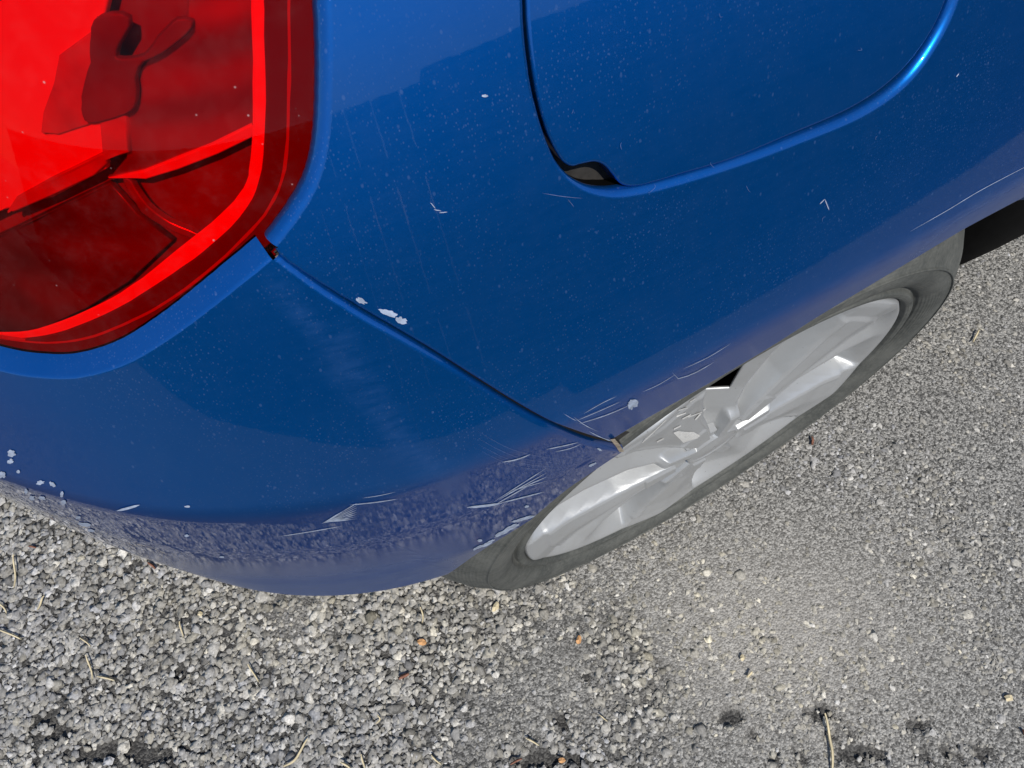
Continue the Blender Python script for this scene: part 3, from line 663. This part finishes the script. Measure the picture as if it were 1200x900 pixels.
streak(g, [(635, 226), (660, 230), (682, 232)], .9); streak(g, [(665, 233), (672, 242)], .8)
tag(g.build('clearcoat_scuff', M['faint'], quarter), kind='stuff')
# frayed paint and a tan clip end at the foot of the seam
g = Geo()
for pts, w in [([(716, 512), (722, 519), (727, 527)], 4.5)]:
    q = resample(catmull(pts, 6), 8); V = [[S(*[np.array([v]) for v in hit((x - w / 2, y + 1))], np.array([.001]))[0] for x, y in q], [S(*[np.array([v]) for v in hit((x + w / 2, y - 1))], np.array([.0016]))[0] for x, y in q]]; g.grid(V)
g.build('bumper_clip', M['tan'], car)

# ------------------------------------------------------------------ ground
def vnoise(x, y, sc_, seed):
    r = np.random.default_rng(seed).random((64, 64)); u, v = x * sc_, y * sc_; i, j = np.floor(u).astype(int), np.floor(v).astype(int); a, b = u - i, v - j
    a = a * a * (3 - 2 * a); b = b * b * (3 - 2 * b); G = lambda p, q: r[p % 64, q % 64]
    return (G(i, j) * (1 - a) + G(i + 1, j) * a) * (1 - b) + (G(i, j + 1) * (1 - a) + G(i + 1, j + 1) * a) * b
coarse = lambda x, y, u, v: sstep(.72 - (u + .25 * (900 - v)) / 1000. + .5 * (vnoise(x, y, 9., 2) - .5), -.05, .30)
HOLES = [(858, 842, 20, 14), (885, 860, 12, 8), (960, 835, 22, 14), (985, 860, 22, 12), (925, 890, 30, 14), (1010, 885, 40, 16), (1120, 885, 60, 16), (640, 890, 70, 14), (150, 880, 90, 18), (660, 845, 16, 14), (60, 850, 30, 20), (1075, 850, 20, 10), (210, 790, 12, 12), (690, 795, 10, 8)]
def pits(u, v, x, y):
    q = np.zeros(np.shape(u))
    for cx, cy, rx, ry in HOLES: q = np.maximum(q, 1 - ((u - cx) / rx) ** 2 - ((v - cy) / ry) ** 2)
    return np.clip(q * 1.6, 0, 1) * (vnoise(x, y, 90., 3) > .32)
xs = np.r_[-2000, -200, -40, -8, -3, -1.5, np.arange(-1.02, .97, .006), 1.5, 3, 8, 40, 200, 2000]; ys = np.r_[-2000, -200, -40, -8, -3, -1.2, np.arange(-.64, .62, .006), 1.2, 3, 8, 40, 200, 2000]
X, Y = np.meshgrid(xs, ys, indexing='ij'); near = (np.abs(X) < 1.03) & (np.abs(Y) < .65)
Xc, Yc = np.where(near, X, 0), np.where(near, Y, -.3); U, Vv = proj(np.stack([Xc, Yc, 0 * Xc], -1)); cz_ = coarse(Xc, Yc, U, Vv); pt = pits(U, Vv, Xc, Yc)
Z = np.where(near, -.0004 - .0030 * cz_ - .005 * pt + .0011 * (vnoise(Xc, Yc, 70., 21) - .5) + .002 * (vnoise(Xc, Yc, 12., 22) - .5), -.003)
nx, ny = X.shape; I = np.arange(nx * ny).reshape(nx, ny)
gr = mesh_obj('ground', np.stack([X, Y, Z], -1).reshape(-1, 3), np.stack([I[:-1, :-1], I[1:, :-1], I[1:, 1:], I[:-1, 1:]], -1).reshape(-1, 4).tolist(), M['asphalt'])
worn = lambda u, v: np.exp(-((u - 905) / 190) ** 2 - ((v - 745) / 120) ** 2) + .6 * np.exp(-((u - 330) / 200) ** 2 - ((v - 740) / 60) ** 2)
wa = gr.data.attributes.new('worn', 'FLOAT', 'POINT'); wa.data.foreach_set('value', np.where(near, worn(U, Vv), 0).ravel().astype(np.float32))
at = gr.data.attributes.new('bed', 'FLOAT', 'POINT'); at.data.foreach_set('value', np.where(near, np.clip(1 - .97 * cz_ - pt, 0, 1), .8).ravel().astype(np.float32))
tag(gr, 'grey weathered asphalt pavement under and beside the car', kind='structure')
def template(nr):
    v = [(0, 0, 1.)]; 
    for k in range(1, nr + 1):
        t = R(95) * k / nr
        m = 7
        v += [(math.sin(t) * math.cos(2 * math.pi * j / m + k * .4), math.sin(t) * math.sin(2 * math.pi * j / m + k * .4), math.cos(t)) for j in range(m)]
    f = [(0, 1 + j, 1 + (j + 1) % 7) for j in range(7)]
    for k in range(nr - 1):
        o = 1 + 7 * k
        for j in range(7): a, b, c, d = o + j, o + (j + 1) % 7, o + 7 + (j + 1) % 7, o + 7 + j; f += [(a, d, c), (a, c, b)]
    return np.array(v), np.array(f)
def stones(name, spacing, rad, flat, nr, prob, dz, label, seed, shift=0.):
    rng = np.random.default_rng(seed)
    xs, ys = np.meshgrid(np.arange(-1.0, .95, spacing), np.arange(-.62, .60, spacing * .87)); xs[1::2] += spacing / 2
    x = xs.ravel() + rng.normal(0, spacing * .24, xs.size); y = ys.ravel() + rng.normal(0, spacing * .24, xs.size)
    u, v = proj(np.stack([x, y, 0 * x], 1)); k = (u > -260) & (u < 1460) & (v > 180) & (v < 1110)
    k &= ~((y > .18) & (x > -.25)) 
    x, y, u, v = x[k], y[k], u[k], v[k]
    k = rng.random(len(x)) < prob(x, y, u, v); x, y, u, v = x[k], y[k], u[k], v[k]; n = len(x)
    T, F = template(nr); m = len(T)
    r = spacing * rad * np.exp(rng.normal(0, .24, n)); r = np.minimum(r, spacing * 1.05)
    ang = np.concatenate([np.ones((n, 1))] + [np.clip(1 + rng.normal(0, .30, (n, 7)), .45, 1.55)] * nr, 1)      # one angular outline per stone
    P = T[None] * (1 + rng.normal(0, .07, (n, m, 1))); P[..., :2] *= ang[..., None]
    P[..., 0] *= rng.uniform(.75, 1.2, (n, 1)); P[..., 2] *= flat * rng.uniform(.7, 1.2, (n, 1))
    cutz = rng.uniform(.12, .34, (n, 1)) * flat; P[..., 2] = np.where(P[..., 2] > cutz, cutz + (P[..., 2] - cutz) * .18, P[..., 2])
    a = rng.uniform(0, 2 * math.pi, n); c, s = np.cos(a)[:, None], np.sin(a)[:, None]
    X, Y, Z = P[..., 0] * c - P[..., 1] * s, P[..., 0] * s + P[..., 1] * c, P[..., 2] + .22 * (P[..., 0] * rng.normal(0, .5, (n, 1)) + P[..., 1] * rng.normal(0, .5, (n, 1)))
    V = np.stack([X * r[:, None] + x[:, None], Y * r[:, None] + y[:, None], Z * r[:, None] + (dz + rng.normal(0, .0006, n))[:, None]], -1).reshape(-1, 3)
    FF = (F[None] + (np.arange(n) * m)[:, None, None]).reshape(-1, 3)
    me = bpy.data.meshes.new(name); me.vertices.add(len(V)); me.vertices.foreach_set('co', V.ravel().astype(np.float32))
    me.loops.add(FF.size); me.loops.foreach_set('vertex_index', FF.ravel().astype(np.int32)); me.polygons.add(len(FF))
    me.polygons.foreach_set('loop_start', np.arange(0, FF.size, 3, dtype=np.int32)); me.polygons.foreach_set('loop_total', np.full(len(FF), 3, np.int32))
    me.update(calc_edges=True); me.validate()
    tone = np.clip(.29 * np.exp(rng.normal(0, .27, n)) + (rng.random(n) < .06) * .16, .07, .62)
    wv = worn(u, v); tone = tone * (1 + .18 * wv)
    warm = .035 * wv + rng.normal(0, .02, n) + .07 * (vnoise(x, y, 4., 5) - .45)
    colr = np.stack([tone * (1.04 + warm), tone * (1 + warm * .35), tone * (.92 - warm * 1.4), np.ones(n)], 1)
    at = me.color_attributes.new('tone', 'FLOAT_COLOR', 'POINT'); at.data.foreach_set('color', np.repeat(colr, m, 0).ravel().astype(np.float32))
    me.materials.append(M['stone']); o = bpy.data.objects.new(name, me); COL.objects.link(o); tag(o, label, kind='stuff')
    print(name, n, len(FF)); return o
stones('gravel', .0078, .60, .60, 3, lambda x, y, u, v: (.16 + .74 * coarse(x, y, u, v)) * (1 - .95 * pits(u, v, x, y)) * (.72 + .4 * vnoise(x, y, 40., 9)), -.0022, 'coarse pale stones set in the worn asphalt', 11)
stones('fine_gravel', .0049, .50, .40, 2, lambda x, y, u, v: (.50 - .10 * coarse(x, y, u, v)) * (.45 + 1.1 * (vnoise(x, y, 120., 31) > .38)) * (1 - .93 * pits(u, v, x, y)), -.0011, 'fine grey grit packed between the larger asphalt stones', 12)

# ------------------------------------------------------------------ unseen dark wall and fence, added for the car's paint to mirror
wall = empty('added_wall', (0, -2.6, 0)); tag(wall, 'unseen dark low wall with coping, added opposite the car for its paint to mirror', 'wall')
g = Geo(); boxg(g, (.06, -.12, -.05), (9, .12, 1.16)); g.build('wall_body', M['wall'], wall, False)
g = Geo(); boxg(g, (.05, -.16, 1.163), (9.05, .16, 1.23)); g.build('coping', M['wall'], wall, False, bevel=.01)
fence = empty('added_fence', (0, -2.6, 0)); tag(fence, 'unseen dark fence of upright boards, added beside the wall for the paint to mirror', 'fence')
for k in range(46):
    g = Geo(); boxg(g, (-.10 - .2 * k, -.012, -.02), (.092 - .2 * k, .012 , 1.2)); g.build('board', M['dark'], fence, False)
g = Geo(); boxg(g, (-9.1, -.06, .3), (.05, -.0125, .4)); boxg(g, (-9.1, -.06, .9), (.05, -.0125, 1.0)); g.build('rail', M['dark'], fence, False)
# ------------------------------------------------------------------ straws, twigs and leaf scraps lying on the asphalt
def straw(name, pts, w, mat, label, cat, group=None):
    P = [onZ(p) for p in catmull(pts, 4)]; n = len(P); g = Geo(); ring = []
    for i, p in enumerate(P):
        T = (P[min(i + 1, n - 1)] - P[max(i - 1, 0)]); T /= np.linalg.norm(T); B = np.array([-T[1], T[0], 0]); r = 1.35 * w * (.45 + .55 * math.sin(math.pi * (i + .6) / (n + .2)))
        z = .0045 + .0012 * math.sin(i * .9)
        ring.append([(p[0] + B[0] * r * math.cos(a), p[1] + B[1] * r * math.cos(a), z + r * math.sin(a)) for a in (0, 2.1, 4.2)])
    g.grid(ring, True); g.add(ring[0], [(0, 1, 2)]); g.add(ring[-1], [(2, 1, 0)])
    o = g.build(name, mat, None, weld=1e-6)
    c = np.mean([tuple(v.co) for v in o.data.vertices], 0); c[2] = 0
    o.data.transform(Matrix.Translation(-Vector(c))); o.location = c
    return tag(o, label, cat, group)
GS = 'dry straws lying on the asphalt'
for pts, w, lab in [
    ([(965, 836), (970, 860), (973, 880), (974, 905)], .0015, 'long pale curved stalk standing out at the bottom edge below the dark asphalt pits'),
    ([(18, 651), (20, 672), (19, 691)], .0009, 'thin upright straw near the left edge below the bumper chips'),
    ([(0, 738), (15, 744), (28, 750)], .0011, 'straw poking in from the left edge of the picture'),
    ([(54, 699), (50, 707), (46, 716)], .0010, 'short slanted straw left of a round pale stone'),
    ([(0, 706), (6, 712), (11, 720)], .0009, 'short faint straw touching the left edge'),
    ([(96, 748), (103, 753), (109, 759)], .0008, 'short thin straw lying above the long crossing straws at left'),
    ([(103, 768), (108, 783), (111, 798)], .0009, 'upright straw crossing above a flat one at lower left'),
    ([(116, 793), (126, 795), (137, 798)], .0011, 'flat bright straw at the foot of the upright one at lower left'),
    ([(212, 729), (214, 739), (217, 748)], .0009, 'thin bent straw below the lowest point of the bumper'),
    ([(292, 779), (298, 789), (305, 800)], .0009, 'slanted straw alone on the gravel left of the orange scrap'),
    ([(361, 866), (353, 880), (345, 892), (333, 898)], .0012, 'bent pale straw at the bottom edge of the gravel'),
    ([(493, 712), (496, 722), (495, 731)], .0010, 'tan straw just above the orange leaf scrap'),
    ([(616, 865), (624, 869), (632, 874)], .0011, 'straw among large stones at the bottom centre'),
    ([(506, 885), (511, 891), (518, 896)], .0010, 'straw at the bottom edge left of centre'),
    ([(424, 884), (426, 893), (429, 902)], .0010, 'upright straw at the bottom edge beside the bent pale one'),
    ([(400, 893), (407, 897), (414, 903)], .0012, 'thick short straw cut by the bottom edge'),
    ([(443, 838), (446, 843), (441, 848)], .0008, 'tiny curled straw on the gravel below the red twig'),
    ([(1145, 388), (1142, 395), (1138, 403)], .0011, 'pale straw on the fine asphalt to the right of the tyre'),
    ([(702, 838), (707, 842), (712, 846)], .0008, 'small pale straw right of the large bottom stones'),
    ([(880, 787), (877, 791), (874, 794)], .0013, 'short whitish straw beside the small yellow scrap')]:
    straw('straw', pts, w, M['straw'], lab, 'straw', GS)
GT = 'reddish twigs lying on the asphalt'
for pts, w, lab in [([(468, 796), (474, 793), (480, 790)], .0022, 'stubby red twig below the orange leaf scrap'), ([(175, 660), (180, 664), (184, 668)], .0014, 'small brown twig touching the underside of the bumper'),
    ([(36, 641), (41, 642), (45, 643)], .0012, 'tiny red twig below the chipped bumper corner'), ([(598, 896), (605, 892), (612, 889)], .0012, 'thin reddish twig at the bottom edge'), ([(950, 513), (951, 519), (950, 523)], .0015, 'small brown twig beside the wheel on fine asphalt'), ([(1196, 855), (1199, 860), (1203, 863)], .0020, 'red twig cut by the right edge')]:
    straw('twig', pts, w, M['twig'], lab, 'twig', GT)
def scrap(px, mat, label, n=9, rag=.3):
    cx, cy, rx, ry, ang = px; a = np.linspace(0, 2 * math.pi, n, endpoint=False); ca, sa = math.cos(R(ang)), math.sin(R(ang)); c0 = onZ((cx, cy)); V = []
    for t in a:
        k = 1 - rag * RNG.random(); P = onZ((cx + ca * rx * k * math.cos(t) - sa * ry * k * math.sin(t), cy + sa * rx * k * math.cos(t) + ca * ry * k * math.sin(t))); V.append((P[0] - c0[0], P[1] - c0[1], .004 + .0012 * math.sin(3 * t)))
    V.append((0, 0, .0062)); V += [(v[0] * .9, v[1] * .9, v[2] - .0008) for v in V[:n]]
    g = Geo(); g.add(V, [(i, (i + 1) % n, n) for i in range(n)] + [(i, n + 1 + i, n + 1 + (i + 1) % n, (i + 1) % n) for i in range(n)]); o = g.build('leaf_scrap', mat, None, False); o.location = c0
    return tag(o, label, 'leaf scrap', 'leaf scraps lying on the asphalt')
scrap((495, 753, 6.5, 4.5, 5), M['leaf'], 'orange leaf scrap on gravel below the bumper and tyre')
scrap((678, 750, 3.5, 6, 10), M['leaf'], 'narrow tan leaf scrap on asphalt right of the tyre bottom')
scrap((581, 712, 4, 8, 25), M['cream'], 'pale forked leaf scrap right below the tyre edge')
scrap((869, 771, 3.4, 4.4, 0), M['cream'], 'small yellow scrap above the dark asphalt pits at right')
scrap((236, 720, 3.2, 3.6, 0), M['cream'], 'round yellowish crumb on gravel under the bumper')
scrap((1180, 818, 6, 5, 0), M['cream'], 'pale patch-like crumb near the right edge')
scrap((658, 891, 5, 4, 0), M['leaf'], 'tan crumb at the bottom edge beside dark stones')
